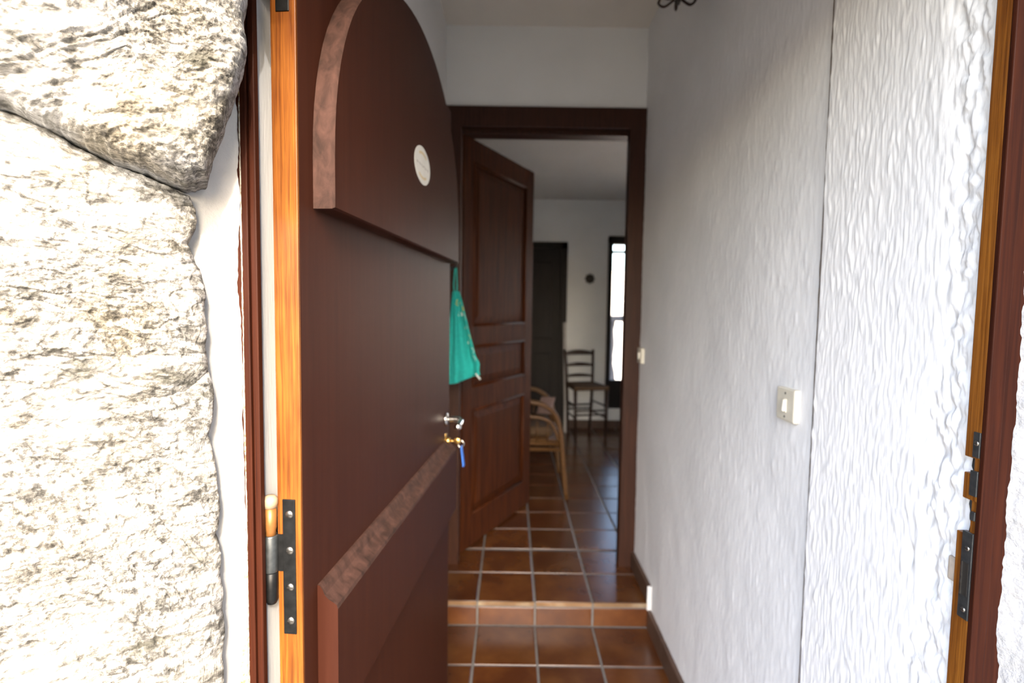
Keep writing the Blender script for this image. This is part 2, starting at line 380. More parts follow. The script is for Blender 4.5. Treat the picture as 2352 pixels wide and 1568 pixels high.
# room shell
tag(box('wall_back', (RX0-0.2, YB, -0.2), (1.0, YB+0.30, 2.95), 'wall_plain'), 'plain white back wall of the room beyond', 'wall', kind=S)
box_ = box('wall_back_over', (1.0, YB, 2.135), (2.12, YB+0.30, 2.95), 'wall_plain'); tag(box_, 'strip of white wall over the tall window', 'wall', kind=S)
box_ = box('wall_back_under', (1.0, YB, -0.2), (1.235, YB+0.30, 0.325), 'wall_plain'); tag(box_, 'low strip of white wall under the narrow tall window', 'wall', kind=S)
box_ = box('wall_back_right', (2.12, YB, -0.2), (RX1+0.2, YB+0.30, 2.95), 'wall_plain'); tag(box_, 'white wall to the right of the tall window', 'wall', kind=S)
tag(box('wall_room_left', (RX0-0.2, YE+0.15, -0.2), (RX0, YB, 2.95), 'wall_plain'), 'white left wall of the room beyond', 'wall', kind=S)
FY0, FY1 = 3.55, 4.25          # unseen opening added in the right room wall to let light in
wrr = empty('wall_room_right', (RX1, 4, 0)); tag(wrr, 'white right wall of the room with an added glazed opening', 'wall', kind=S)
for lo, hi in (((RX1, YE+0.15, -0.2), (RX1+0.25, FY0, 2.95)), ((RX1, FY1, -0.2), (RX1+0.25, YB, 2.95)), ((RX1, FY0, 2.2), (RX1+0.25, FY1, 2.95))):
    box('wall_section', lo, hi, 'wall_plain', wrr, loc=-Vector(wrr.location))
tag(box('wall_room_front', (RX0-0.2, YE, -0.2), (-0.615, YE+0.15, 2.95), 'wall_plain'), 'white partition left of the inner door', 'wall', kind=S)
tag(box('wall_room_front_right', (XR+0.29, YE, -0.2), (RX1+0.25, YE+0.15, 2.95), 'wall_plain'), 'white partition right of the inner door', 'wall', kind=S)
tag(box('ceiling_room', (RX0-0.2, YE+0.15, RZ), (RX1+0.25, YB+0.1, 2.95), 'ceiling'), 'cream ceiling of the room beyond', 'ceiling', kind=S)

# ------------------------------------------------------------------ floors: slab of grout with single tiles
TP, TX0, TY0 = 0.25, -0.1308, 2.184
_tm = {}
def tile_mesh(w, d, h, mat='tile', g=0.0085):
    key = (round(w, 3), round(d, 3), round(h, 3), mat)
    if key in _tm: return _tm[key]
    me = bpy.data.meshes.new('tile'); bm = bmesh.new(); a, b, c = (w-g)/2, (d-g)/2, 0.0025
    rings = []
    for (ia, z) in ((0, -h), (0, -c), (c*0.4, -c*0.3), (c, 0)):
        rings.append([bm.verts.new((sx*(a-ia), sy*(b-ia), z)) for sx, sy in ((-1, -1), (1, -1), (1, 1), (-1, 1))])
    for r0, r1 in zip(rings[:-1], rings[1:]):
        for k in range(4): bm.faces.new((r0[k], r0[(k+1) % 4], r1[(k+1) % 4], r1[k]))
    bm.faces.new(rings[-1]); bm.to_mesh(me); bm.free(); me.materials.append(M[mat]); _tm[key] = me; return me
def lay(parent, x0, x1, y0, y1, z, th=0.012):
    i0 = math.floor((x0-TX0)/TP+1e-6); j0 = math.floor((y0-TY0)/TP+1e-6)
    i = i0
    while TX0+i*TP < x1-0.02:
        j = j0
        while TY0+j*TP < y1-0.02:
            a0, a1 = max(x0, TX0+i*TP), min(x1, TX0+(i+1)*TP); b0, b1 = max(y0, TY0+j*TP), min(y1, TY0+(j+1)*TP)
            if a1-a0 > 0.02 and b1-b0 > 0.02:
                o = bpy.data.objects.new('tile', tile_mesh(a1-a0, b1-b0, th)); COL.objects.link(o); o.parent = parent
                o.location = Vector(((a0+a1)/2, (b0+b1)/2, z)) - Vector(parent.location)
                o.rotation_euler = (rng.uniform(-1, 1)*0.009, rng.uniform(-1, 1)*0.006, rng.uniform(-1, 1)*0.002)
            j += 1
        i += 1
fl = box('floor', (-0.62, 0.60, -0.20), (0.92, TY0+0.02, -0.003), 'grout'); tag(fl, 'lower corridor floor of square terracotta tiles with grey grout', 'floor', kind=S)
lay(fl, -0.36, 0.612, 0.72, TY0+0.004, 0)
fu = box('floor_upper', (RX0-0.2, TY0+0.012, -0.20), (RX1+0.25, YB+0.1, UP-0.003), 'grout'); tag(fu, 'raised terracotta tiled floor running from the step into the room', 'floor', kind=S)
# the slab is wider than the corridor only inside the room; trim the corridor stretch
lay(fu, -0.33, 0.612, TY0, YE+0.14, UP)
lay(fu, RX0, RX1, TY0+2*TP, YB, UP)
# riser tiles and the raw edge of the step
st = empty('step', (0.14, TY0, 0)); tag(st, 'single low terracotta step across the corridor', 'step', kind=S)
for k in range(-1, 3):
    a0, a1 = max(-0.33, TX0+k*TP), min(0.612, TX0+(k+1)*TP)
    o = bpy.data.objects.new('riser_tile', tile_mesh(a1-a0, 0.090, 0.008)); COL.objects.link(o); o.parent = st
    o.location = Vector(((a0+a1)/2, TY0-0.0005, 0.0435)) - Vector(st.location); o.rotation_euler = (math.pi/2, 0, 0)
    box('nosing_edge', (a0+0.004, TY0-0.001, 0.0905), (a1-0.004, TY0+0.012, UP-0.0015), 'nosing', st, 0.001, loc=-Vector(st.location))
box('mortar_line', (-0.33, TY0+0.0025, 0.0), (0.615, TY0+0.02, UP-0.004), 'grout', st, loc=-Vector(st.location))

def skirting(name, pieces, label):
    e = empty(name, (pieces[0][0][0], pieces[0][0][1], pieces[0][0][2])); tag(e, label, 'baseboard', kind=S)
    for lo, hi in pieces: box('skirting_tile', lo, hi, 'skirting', e, 0.003, loc=-Vector(e.location))
    return e
pcs = []
y = 0.72
while y < TY0-0.02:
    y2 = min(y+TP, TY0-0.004); pcs.append(((XR-0.016, y+0.001, 0.0), (XR+0.01, y2-0.001, 0.082))); y = y2
skirting('baseboard_right', pcs, 'brown tile skirting along the lower right corridor wall')
skirting('baseboard_right_upper', [((XR-0.016, TY0+0.002, UP), (XR+0.01, TY0+TP, UP+0.078)), ((XR-0.016, TY0+TP+0.002, UP), (XR+0.01, YE-0.012, UP+0.078))],
         'brown tile skirting beside the top of the step')
b_ = box('plaster_dab', (XR-0.0175, TY0-0.006, 0.080), (XR+0.004, TY0+0.003, UP+0.079), 'white_bit', None, 0.003); tag(b_, 'bright white plaster dab sealing the skirting end at the step', 'plaster')
pcs = [((x, YB-0.014, UP), (min(x+0.248, 2.28), YB+0.004, UP+0.09)) for x in (0.62, 0.87)] + [((1.12, YB-0.014, UP), (1.235, YB+0.004, UP+0.09))]
skirting('baseboard_back', pcs, 'dark brown tile skirting along the back wall')

# ------------------------------------------------------------------ outside: ground, facade, reveals
tag(box('ground', (-14, -22, -0.35), (14, 0.60, -0.06), 'paving'), 'dark gravel ground in front of the house', 'ground', kind=S)
tag(box('reflector', (2.55, 0.5, -0.2), (9.0, 8.0, 0.06), 'balcony'), 'pale sunlit terrace added unseen beside the house to bounce light', 'reflector', kind=S)  # unseen pale slab added to bounce sunlight up through the side opening
tag(box('backdrop_house_added', (-3.0, 17.0, -4.0), (14.0, 24.0, 2.6), 'balcony'), 'pale house added across from the balcony to whiten the window view', 'house', kind=S)  # added so that the view through the back window turns white
tag(box('threshold', (-0.42, 0.42, -0.2), (0.72, 0.735, -0.004), 'stone_far'), 'worn stone threshold under the front door', 'threshold', kind=S)
tag(box('wall_facade_left', (-5.0, 0.47, -0.3), (-0.70, 0.80, 5.2), 'facade'), 'rough grey-white outside wall beside the pale stones', 'wall', kind=S)
tag(box('wall_facade_left_core', (-0.72, 0.70, -0.3), (-0.40, 0.80, 5.2), 'facade'), 'wall core behind the stone reveal', 'wall', kind=S)
tag(box('wall_facade_right', (0.74, 0.47, -0.3), (2.55, 0.80, 5.2), 'facade'), 'rough grey-white outside wall beside the door jamb with strike plates', 'wall', kind=S)
SHADE_WALL_Y = 0.70-(0.755+0.281)/SUN_S  # unseen added wall; its edge ends the sunlight at the hinge
tag(box('wall_shade_added', (0.755, SHADE_WALL_Y, -0.3), (2.55, 0.47, 4.9), 'facade'), 'unseen wall added to shade the doorway', 'wall', kind=S)
tag(box('added_shade_hood', (-0.95, 0.24, 2.06), (1.0, 0.56, 2.20), 'stone_far', None, 0.01), 'unseen stone slab added over the front door for shade', 'hood', kind=S)  # unseen slab added to darken the upper part of the doorway
tag(box('wall_facade_top', (-0.72, 0.55, 2.055), (0.76, 0.80, 5.2), 'facade'), 'rough outside wall above the front door', 'wall', kind=S)

def reveal(name, prof, nz, mat, amp, z0=-0.25, z1=2.06, seed=0.0, n_per=40, mats=None, label=''):
    pts = np.array(prof); seg = np.linalg.norm(np.diff(pts, axis=0), axis=1); cum = np.concatenate([[0], np.cumsum(seg)])
    s = np.linspace(0, cum[-1], n_per*(len(prof)-1)); X = np.interp(s, cum, pts[:, 0]); Y = np.interp(s, cum, pts[:, 1])
    tx, ty = np.gradient(X), np.gradient(Y); L = np.hypot(tx, ty); nx, ny = ty/L, -tx/L
    zz = np.linspace(z0, z1, nz); Xg, Zg = np.meshgrid(X, zz, indexing='ij'); Yg, _ = np.meshgrid(Y, zz, indexing='ij')
    h = (fbm(s[:, None]*14+seed, Zg*9, seed+0.5, 3)*0.7 + fbm(s[:, None]*80+seed, Zg*80, seed, 3)*0.35)*amp
    h *= np.clip((s[:, None])/0.008, 0.15, 1)
    sg = -1 if nx.mean()*(-np.sign(X.mean())) < 0 else 1
    o = grid_obj(name, Xg+sg*nx[:, None]*h, Yg+sg*ny[:, None]*h, Zg, mat)
    return o
rl = reveal('wall_reveal_left', [(-0.3465, 0.682), (-0.374, 0.640), (-0.45, 0.585), (-0.76, 0.40)], 420, 'reveal', 0.008, seed=2.0)
tag(rl, 'white limewashed strip between the pale stones and the door frame', 'wall', kind=S)
rr = reveal('wall_reveal_right', [(0.628, 0.680), (0.652, 0.640), (0.70, 0.54), (0.76, 0.42)], 420, 'facade', 0.010, seed=8.0)
tag(rr, 'rough grey outside reveal beside the jamb with strike plates', 'wall', kind=S)
# crumbly ochre-stained edges of the limewash where it meets the frames
def crumb_edge(name, fx, label, z0, z1, width):
    zz = np.linspace(z0, z1, 420); k = np.linspace(0, 1, 10)
    K, Zg = np.meshgrid(k, zz, indexing='ij'); w = width*(0.6+0.6*np.abs(fbm(Zg*9, 1.3, 4.4, 3)))*(1+2.2*np.clip((1.08-Zg)/0.15, 0, 1)*(width < 0.01))
    X, Y = fx(K*w); h = np.sin(np.pi*np.clip(K*0.9+0.1, 0, 1))*0.004+fbm(K*6, Zg*120, 2.2, 3)*0.003
    o = grid_obj(name, X, Y-h, Zg, 'ochre_edge'); tag(o, label, 'plaster', kind=S); return o
crumb_edge('trim_1', lambda t: (-0.3455-t*0.55, 0.681-t*0.83), 'ochre stained crumbly plaster edge beside the hinge jamb', 0.0, 2.0, 0.007)
crumb_edge('trim_2', lambda t: (0.6265+t*0.50, 0.680-t*0.86), 'ochre stained crumbly plaster edge beside the strike jamb', 0.0, 2.0, 0.016)

# the pale stones of the left reveal: each one a star-shaped dome over an outline on the splayed plane
PO, PT, PN = np.array([-0.36, 0.62, 0.0]), np.array([-0.849, -0.529, 0.0]), np.array([0.529, -0.849, 0.0])
def on_plane(x, y):
    v = ray(x, y); s = ((PO-CAM) @ PN)/(v @ PN); q = CAM + v*s; return ((q-PO) @ PT, q[2])
stonewall = empty('wall_stones', (-0.5, 0.55, 0)); tag(stonewall, 'rough pale weathered stones built into the door reveal', 'wall', kind=S)
def stone(outline_px, T, nth, nr, seed, strata, amp=1.0, rim=5.0, back=0.03, pts_uv=None, mat='stone', lift=0.0):
    uv = np.array(pts_uv if pts_uv is not None else [on_plane(*p) for p in outline_px])
    c = uv.mean(0); d = uv-c; th = np.arctan2(d[:, 1], d[:, 0]); order = np.argsort(th); th = th[order]; R = np.hypot(d[:, 0], d[:, 1])[order]
    tt = np.linspace(-np.pi, np.pi, nth); Rr = np.interp(tt, th, R, period=2*np.pi)
    Rr = Rr*(1+0.02*fbm(np.cos(tt)*7+seed, np.sin(tt)*7, seed, 3)+0.012*fbm(np.cos(tt)*26+seed, np.sin(tt)*26, seed, 3))
    Rr[-1] = Rr[0]
    r = np.concatenate([np.linspace(0, 0.9, int(nr*0.7), endpoint=False), np.linspace(0.9, 1.0, nr-int(nr*0.7)), [1.0, 0.985]])
    TT, RR = np.meshgrid(tt, r, indexing='ij'); rad = RR*Rr[:, None]
    U = c[0]+rad*np.cos(TT); V = c[1]+rad*np.sin(TT)
    fall = np.clip(1-RR**rim, 0, 1)**0.55
    ca, sa = math.cos(strata), math.sin(strata); p = U*ca+V*sa; q = -U*sa+V*ca
    wq = q + fbm(U*9+seed, V*9, seed, 3)*0.03
    n = fbm(U*6+seed, V*6, 1.1+seed, 4)*0.024 + (ridged(p*14+seed, wq*34, seed, 5)-0.55)*0.008*(0.6+fbm(U*8, V*8, seed+2, 2)) + fbm(p*60, wq*95, seed+3, 4)*0.0065 + fbm(U*180, V*180, seed+5, 3)*0.0032
    step = np.floor(fbm(p*5+seed, wq*14, seed+8, 3)*6)/6*0.016
    H = T*fall + (n+step)*amp*np.clip(fall*1.4, 0, 1)
    H = H + lift; H[:, -2] = -back*0.4+lift*0.5; H[:, -1] = -back
    P = PO + U[..., None]*PT + V[..., None]*np.array([0, 0, 1.0]) + H[..., None]*PN
    P[-1] = P[0]
    o = grid_obj('stone', P[..., 0], P[..., 1], P[..., 2], mat, stonewall); o.location = -Vector(stonewall.location); return o
stone([(566, -10), (556, 60), (560, 110), (552, 190), (540, 225), (520, 285), (506, 330), (492, 360), (484, 400), (474, 428), (448, 436), (425, 440), (400, 430),
       (345, 402), (245, 368), (168, 326), (110, 300), (40, 265), (-60, 235), (-180, 215), (-260, 120), (-280, -60), (-230, -260), (-60, -330), (160, -340), (380, -320), (540, -260), (590, -120)],
      0.055, 640, 230, 3.0, -0.5, 1.0, 11.0, lift=0.014)
stone([(436, 452), (450, 500), (452, 520), (430, 560), (446, 600), (466, 640), (470, 720), (473, 800), (478, 850), (440, 895), (330, 925), (170, 965), (0, 1010), (-150, 1050), (-270, 1000),
       (-290, 800), (-280, 560), (-260, 360), (-160, 230), (-50, 240), (60, 275), (170, 335), (250, 378), (345, 410), (410, 440)],
      0.022, 640, 230, 11.0, 0.35, 0.85, 6.0)
stone([(480, 850), (492, 905), (488, 960), (478, 1000), (493, 1060), (500, 1130), (494, 1230), (505, 1320), (510, 1400), (510, 1500), (514, 1600), (500, 1760), (380, 1850), (160, 1870), (-60, 1850), (-260, 1790), (-300, 1600),
       (-290, 1300), (-280, 1060), (-150, 1035), (0, 985), (170, 945), (330, 905), (440, 870)],
      0.018, 640, 230, 23.0, 0.9, 0.75, 6.0, mat='stone_grey')
# further stones of the same wall, mostly outside the picture
for (cu, cv, wu, wvv, sd) in ((0.14, 0.62, 0.16, 0.16, 31.), (0.16, 0.26, 0.17, 0.17, 37.), (0.15, 1.97, 0.15, 0.11, 41.), (0.42, 1.55, 0.09, 0.17, 43.), (0.42, 1.15, 0.09, 0.19, 47.), (0.43, 0.72, 0.09, 0.2, 53.)):
    a = np.linspace(-math.pi, math.pi, 25)[:-1]
    pu = [(cu+wu*np.sign(math.cos(t))*abs(math.cos(t))**0.5, cv+wvv*np.sign(math.sin(t))*abs(math.sin(t))**0.5) for t in a]
    stone(None, 0.03, 160, 60, sd, rng.uniform(-0.6, 0.9), 0.8, 6.0, pts_uv=pu)

# ------------------------------------------------------------------ front door frame
ff = empty('trim_3', (-0.35, 0.68, 0)); tag(ff, 'mahogany stained front door frame, hinge side jamb and head', 'door frame', kind=S)
L0 = -Vector(ff.location)
bm = bmesh.new(); add_box(bm, (-0.41, 0.690, 0.0), (-0.3425, 0.7035, 2.06), 0.002); obj_from_bm('jamb', bm, 'frame_wood', ff, loc=L0)
bm = bmesh.new(); add_box(bm, (-0.41, 0.676, 0.0), (-0.3385, 0.690, 2.06), 0.0015); obj_from_bm('jamb_moulding', bm, 'frame_wood', ff, loc=L0)
bm = bmesh.new(); add_box(bm, (-0.3375, 0.679, 0.0), (-0.3290, 0.690, 2.06), 0.0015); obj_from_bm('jamb_bead', bm, 'frame_wood', ff, loc=L0)
bm = bmesh.new(); add_box(bm, (-0.41, 0.676, 1.99), (0.66, 0.735, 2.06), 0.002); obj_from_bm('head', bm, 'frame_wood', ff, loc=L0)

fr_ = empty('trim_4', (0.63, 0.67, 0)); tag(fr_, 'mahogany stained front door jamb with grey strike plates', 'door frame', kind=S)
L0 = -Vector(fr_.location)
XJ = 0.605
def zat(x, y): return float(on_x(x, y, XJ)[2])
z1050, z1085, z1145, z1225 = zat(2228, 1050), zat(2226, 1086), zat(2222, 1146), zat(2214, 1224)
YF, YJ1, YJ0 = 0.6545, 0.684, 0.6695
box('jamb', (XJ+0.003, YF+0.002, 0.0), (0.70, YJ0, 1.99), 'frame_wood', fr_, 0.001, loc=L0)
box('face_board', (XJ, YF, 0.0), (0.625, YF+0.007, 1.99), 'frame_wood', fr_, 0.0015, loc=L0)
for nm, za, zb, yb in (('rebate_lip', z1050, 1.99, YJ1), ('rebate_lip', z1145, z1085, YJ1-0.001), ('rebate_lip', 0.0, z1225, YJ1+0.004)):
    box(nm, (XJ+0.0005, YF+0.007, za), (0.66, yb, zb), 'orange_wood', fr_, 0.0015, loc=L0)
box('cut_back_strip', (XJ+0.002, YF+0.007, z1225-0.01), (0.66, YJ0+0.001, z1050+0.01), 'orange_wood', fr_, 0.001, loc=L0)
def plate(nm, ya, yb, za, zb, screws, slot=None):
    p = box(nm, (XJ-0.0012, ya, za), (XJ+0.002, yb, zb), 'dull_steel', fr_, 0.0006, loc=L0)
    for (sy, sz) in screws:
        bm = bmesh.new(); add_lathe(bm, [(0.0034, 0), (0.0034, 0.0008), (0.0026, 0.0016), (0, 0.0018)], (XJ-0.0010, sy, sz), (-1, 0, 0), 14)
        obj_from_bm('screw', bm, 'steel', p)
        box('screw_slot', (XJ-0.0032, sy-0.0026, sz-0.0004), (XJ-0.0026, sy+0.0026, sz+0.0004), 'screw_dark', p)
    if slot: box('bolt_slot', (XJ-0.0016, ya+0.003, slot[0]), (XJ-0.0008, yb-0.004, slot[1]), 'screw_dark', p)
    if slot: box('slot_rim', (XJ-0.0026, yb-0.004, slot[0]), (XJ-0.0010, yb-0.0025, slot[1]), 'steel', p)
plate('strike_plate', 0.6615, 0.671, zat(2255, 1055), zat(2258, 996), [(0.6655, zat(2258, 1022))])
plate('strike_plate', 0.6615, 0.672, zat(2250, 1145), zat(2252, 1086), [])
plate('strike_plate', 0.6615, 0.668, zat(2244, 1200), zat(2246, 1180), [])
plate('strike_plate', 0.6615, 0.677, zat(2224, 1428), zat(2238, 1228), [(0.668, zat(2236, 1266)), (0.668, zat(2224, 1406))], (zat(2228, 1375), zat(2232, 1298)))
b_ = box('hole_shade_block', (XR-0.010, 0.688, zat(2190, 1342)), (XR+0.01, 0.704, zat(2190, 1284)), 'patch', None, 0.003)  # brown block stands in for the shade inside a chipped hole
tag(b_, 'small grey-brown plug in the plaster coloured as the shade in a chipped hole beside the lower strike plate', 'block')

# ------------------------------------------------------------------ front door leaf (door_1)
DA = math.atan(0.094)
d1 = empty('door_1', (-0.284, 0.70, 0.0), -DA); tag(d1, 'dark red-brown stained front door swung open with raised arched panel', 'door', kind=S)
LW, LT, LZ0, LZ1 = 0.955, 0.0345, 0.012, 1.975
box('leaf', (-LT+0.001, 0.003, LZ0), (0, LW, LZ1), 'door_dark', d1, 0.002)
box('hinge_edge', (-LT, -0.0005, LZ0), (-0.002, 0.0030, LZ1), 'orange_wood', d1, 0.0012)
box('edge_lip', (-0.0055, -0.0015, LZ0), (0.0002, 0.0032, LZ1), 'orange_wood', d1, 0.001)
# raised arched panel
poly = [(0.042, 1.512), (0.935, 1.512), (0.935, 1.58)]
for k in range(1, 40):
    t = math.pi*k/40; poly.append((0.4885+0.4465*math.cos(t), 1.58+0.412*math.sin(t)**0.92))
poly.append((0.042, 1.58))
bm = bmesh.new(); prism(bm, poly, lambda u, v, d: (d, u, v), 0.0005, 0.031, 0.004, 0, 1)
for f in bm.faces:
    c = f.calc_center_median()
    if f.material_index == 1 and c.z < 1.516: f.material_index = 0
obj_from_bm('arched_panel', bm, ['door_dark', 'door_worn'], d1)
# rail with moulded, weathered top
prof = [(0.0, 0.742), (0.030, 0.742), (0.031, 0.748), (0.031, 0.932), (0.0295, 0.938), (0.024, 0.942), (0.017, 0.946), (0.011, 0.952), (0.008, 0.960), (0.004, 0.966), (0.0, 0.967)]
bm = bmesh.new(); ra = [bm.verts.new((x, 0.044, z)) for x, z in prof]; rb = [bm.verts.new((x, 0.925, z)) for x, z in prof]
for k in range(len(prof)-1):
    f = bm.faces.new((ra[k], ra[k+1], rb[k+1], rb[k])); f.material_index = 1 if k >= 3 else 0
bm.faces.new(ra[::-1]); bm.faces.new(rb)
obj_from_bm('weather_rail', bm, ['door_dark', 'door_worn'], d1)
# hinges: leaf plate with screws, frame plate, knuckles and pin
def hz(x, y): return float(on_y(x, y, 0.70)[2])
def hinge(zc):                     # zc = plate centre
    p = box('hinge_plate', (-0.0265, -0.0022, zc-0.0955), (-0.0085, 0.0005, zc+0.0955), 'black_iron', d1, 0.0006)
    for dz in (0.075, 0.024, -0.028, -0.076):
        bm = bmesh.new(); add_lathe(bm, [(0.0056, 0), (0.0056, 0.0008), (0.004, 0.0018), (0, 0.002)], (-0.0165, -0.0020, zc+dz), (0, -1, 0), 16)
        obj_from_bm('screw', bm, 'steel', p)
        box('screw_slot', (-0.0205, -0.0044, zc+dz-0.0005), (-0.0125, -0.0036, zc+dz+0.0005), 'screw_dark', p)
    box('hinge_leaf', (-0.040, -0.0020, zc-0.006), (-0.025, 0.0005, zc+0.046), 'black_iron', d1)
    kx, ky = -0.0425, -0.004
    lathe('hinge_knuckle', [(0.0085, zc-0.006), (0.0092, zc-0.0045), (0.0092, zc+0.044), (0.0085, zc+0.046)], (kx, ky, 0), 'dull_steel', d1)
    lathe('hinge_knuckle', [(0.002, zc-0.053), (0.006, zc-0.051), (0.0088, zc-0.045), (0.0090, zc-0.007), (0.0086, zc-0.0065)], (kx, ky, 0), 'black_iron', d1)
    lathe('hinge_pin', [(0.0072, zc+0.046), (0.0066, zc+0.053), (0.0078, zc+0.056), (0.0078, zc+0.085)], (kx, ky, 0), 'copper', d1)
    lathe('pin_cap', [(0.0088, zc+0.0845), (0.0098, zc+0.090), (0.0096, zc+0.097), (0.006, zc+0.101), (0.0, zc+0.102)], (kx, ky, 0), 'cap', d1)
    return p
zh = (hz(665, 1136)+hz(672, 1466))/2
hinge(zh); hinge(hz(640, 25)+0.0955)
# oval sticker with faint print
stc = (0.507, 1.694)
bm = bmesh.new(); poly = [(stc[0]+0.066*math.cos(2*math.pi*k/48), stc[1]+0.041*math.sin(2*math.pi*k/48)) for k in range(48)]
prism(bm, poly, lambda u, v, d: (d, u, v), 0.0310, 0.0316); stk = obj_from_bm('sticker', bm, 'sticker', d1); stk['label'] = 'worn white oval sticker with faint grey lettering band'
for k in range(9):
    u = stc[0]-0.050+k*0.0115; w = 0.0075 if k % 3 else 0.0095
    box('print_mark', (0.0315, u, stc[1]-0.0035+0.0015*(k % 2)), (0.0319, u+w, stc[1]+0.0025-0.0012*((k+1) % 3)), 'sticker_grey', stk)
for sg in (-1, 1):
    bm = bmesh.new(); pa = [(stc[0]+0.052*math.cos(a), stc[1]+sg*0.030*math.sin(a)) for a in np.linspace(0.9, math.pi-0.9, 14)]
    pb = [(stc[0]+0.046*math.cos(a), stc[1]+sg*0.024*math.sin(a)) for a in np.linspace(math.pi-0.9, 0.9, 14)]
    prism(bm, pa+pb if sg > 0 else (pa+pb)[::-1], lambda u, v, d: (d, u, v), 0.0313, 0.0318); obj_from_bm('print_arc', bm, 'sticker_ochre', stk)
# handle and lock
lathe('handle_rosette', [(0.022, 0.0), (0.022, 0.004), (0.015, 0.007), (0.010, 0.008)], (0, 0.905, 1.030), 'chrome', d1, (1, 0, 0))
bm = bmesh.new(); add_tube(bm, spline([(0.006, 0.905, 1.030), (0.030, 0.905, 1.031), (0.044, 0.902, 1.031), (0.052, 0.885, 1.029), (0.053, 0.83, 1.026)]), [0.0085]*25, 12)
hd = obj_from_bm('door_handle', bm, 'chrome', d1)
lathe('handle_end', [(0.004, 0), (0.011, 0.003), (0.012, 0.010), (0.008, 0.016), (0, 0.018)], (0.053, 0.835, 1.0262), 'chrome', hd, (0, -1, 0))
lathe('lock_cylinder', [(0.0115, 0.0), (0.0115, 0.012), (0.009, 0.014), (0, 0.0145)], (0.0, 0.905, 0.9625), 'brass', d1, (1, 0, 0))
bm = bmesh.new(); add_box(bm, (0, 0.893, 0.925), (0.002, 0.917, 0.985), 0.001); obj_from_bm('lock_plate', bm, 'brass', d1)

# key with ring and blue tag hanging from the lock
kb = Matrix.Translation(d1.location) @ Matrix.Rotation(-DA, 4, 'Z')
kp = kb @ Vector((0.012, 0.905, 0.9625))
ky_ = empty('key_ring', kp, -DA); tag(ky_, 'brass key in the front door lock with ring and blue tag', 'key')
bm = bmesh.new(); add_tube(bm, [(0.0, 0, 0), (0.014, 0, 0)], 0.0028, 8); add_lathe(bm, [(0.002, -0.0013), (0.0105, -0.0013), (0.0110, 0), (0.0105, 0.0013), (0.002, 0.0013)], (0.024, 0, 0), (0, 1, 0), 18)
obj_from_bm('key', bm, 'brass', ky_)
bm = bmesh.new(); add_tube(bm, [(0.036+0.010*math.cos(a), 0.0, -0.008+0.010*math.sin(a)) for a in np.linspace(0, 2*math.pi, 24)], 0.0011, 6, False); obj_from_bm('ring', bm, 'chrome', ky_)
bm = bmesh.new(); add_box(bm, (0.036, -0.010, -0.078), (0.0395, 0.010, -0.014), 0.0015)
for v in bm.verts: v.co.x += (-v.co.z-0.014)*0.12
obj_from_bm('tag', bm, 'blue_tag', ky_)

# ------------------------------------------------------------------ inner door: lining and open leaf
il = empty('trim_5', (0.15, YE, UP)); tag(il, 'dark chestnut wooden lining around the inner doorway', 'door frame', kind=S)
L0 = -Vector(il.location)
for nm, lo, hi in (('jamb', (0.546, YE-0.022, UP-0.01), (XR+0.005, YE+0.045, 2.225)), ('jamb', (-0.325, YE-0.022, UP-0.01), (-0.247, YE+0.045, 2.225)),
                   ('head', (-0.325, YE-0.022, 2.223), (XR+0.005, YE+0.165, 2.318))):
    box(nm, lo, hi, 'inner_frame', il, 0.003, loc=L0)
box('door_stop', (-0.248, YE+0.03, 2.206), (0.547, YE+0.045, 2.224), 'inner_frame', il, 0.002, loc=L0)

hx, hy, fx, fy = -0.243, 2.600, 0.130, 3.320
IA = math.atan2(fx-hx, fy-hy); IW = math.hypot(fx-hx, fy-hy)
d2 = empty('door_2', (hx, hy, UP+0.012), -IA); tag(d2, 'panelled chestnut inner door standing ajar into the room', 'door', kind=S)
ID, IH, SW = 0.036, 2.10, 0.105                       # local: x = corridor-side normal, y along the leaf, z up from the bottom
def part(nm, lo, hi, bev=0.003): return box(nm, lo, hi, 'inner_wood', d2, bev)
part('stile', (-ID, 0, 0), (0, SW, IH)); part('stile', (-ID, IW-SW, 0), (0, IW, IH))
rails = ((0, 0.17), (0.72, 0.845), (1.055, 1.165), (1.985, IH))
for za, zb in rails: part('rail', (-ID, SW-0.002, za), (-0.001, IW-SW+0.002, zb))
for (za, zb) in ((0.17, 0.72), (0.845, 1.055), (1.165, 1.985)):
    y0, y1 = SW, IW-SW
    bm = bmesh.new(); add_box(bm, (-ID+0.012, y0-0.004, za-0.004), (-0.014, y1+0.004, zb+0.004))
    obj_from_bm('panel', bm, 'inner_wood', d2)
    bm = bmesh.new(); m_ = 0.05
    prism(bm, [(y0+0.012, za+0.012), (y1-0.012, za+0.012), (y1-0.012, zb-0.012), (y0+0.012, zb-0.012)], lambda u, v, d: (d, u, v), -0.0135, -0.0125)
    pi = [(y0+m_, za+m_), (y1-m_, za+m_), (y1-m_, zb-m_), (y0+m_, zb-m_)]; po = [(y0+0.014, za+0.014), (y1-0.014, za+0.014), (y1-0.014, zb-0.014), (y0+0.014, zb-0.014)]
    A = [bm.verts.new((-0.0125, u, v)) for u, v in po]; B = [bm.verts.new((-0.003, u, v)) for u, v in pi]
    for k in range(4): bm.faces.new((A[k], A[(k+1) % 4], B[(k+1) % 4], B[k]))
    bm.faces.new(B); obj_from_bm('panel_field', bm, 'inner_wood', d2)
    # bead moulding round the panel
    for (a, b) in (((y0, za), (y1, za)), ((y1, za), (y1, zb)), ((y1, zb), (y0, zb)), ((y0, zb), (y0, za))):
        tube('bead', [(-0.003, a[0], a[1]), (-0.003, b[0], b[1])], 0.0075, 'inner_wood', d2, 8)
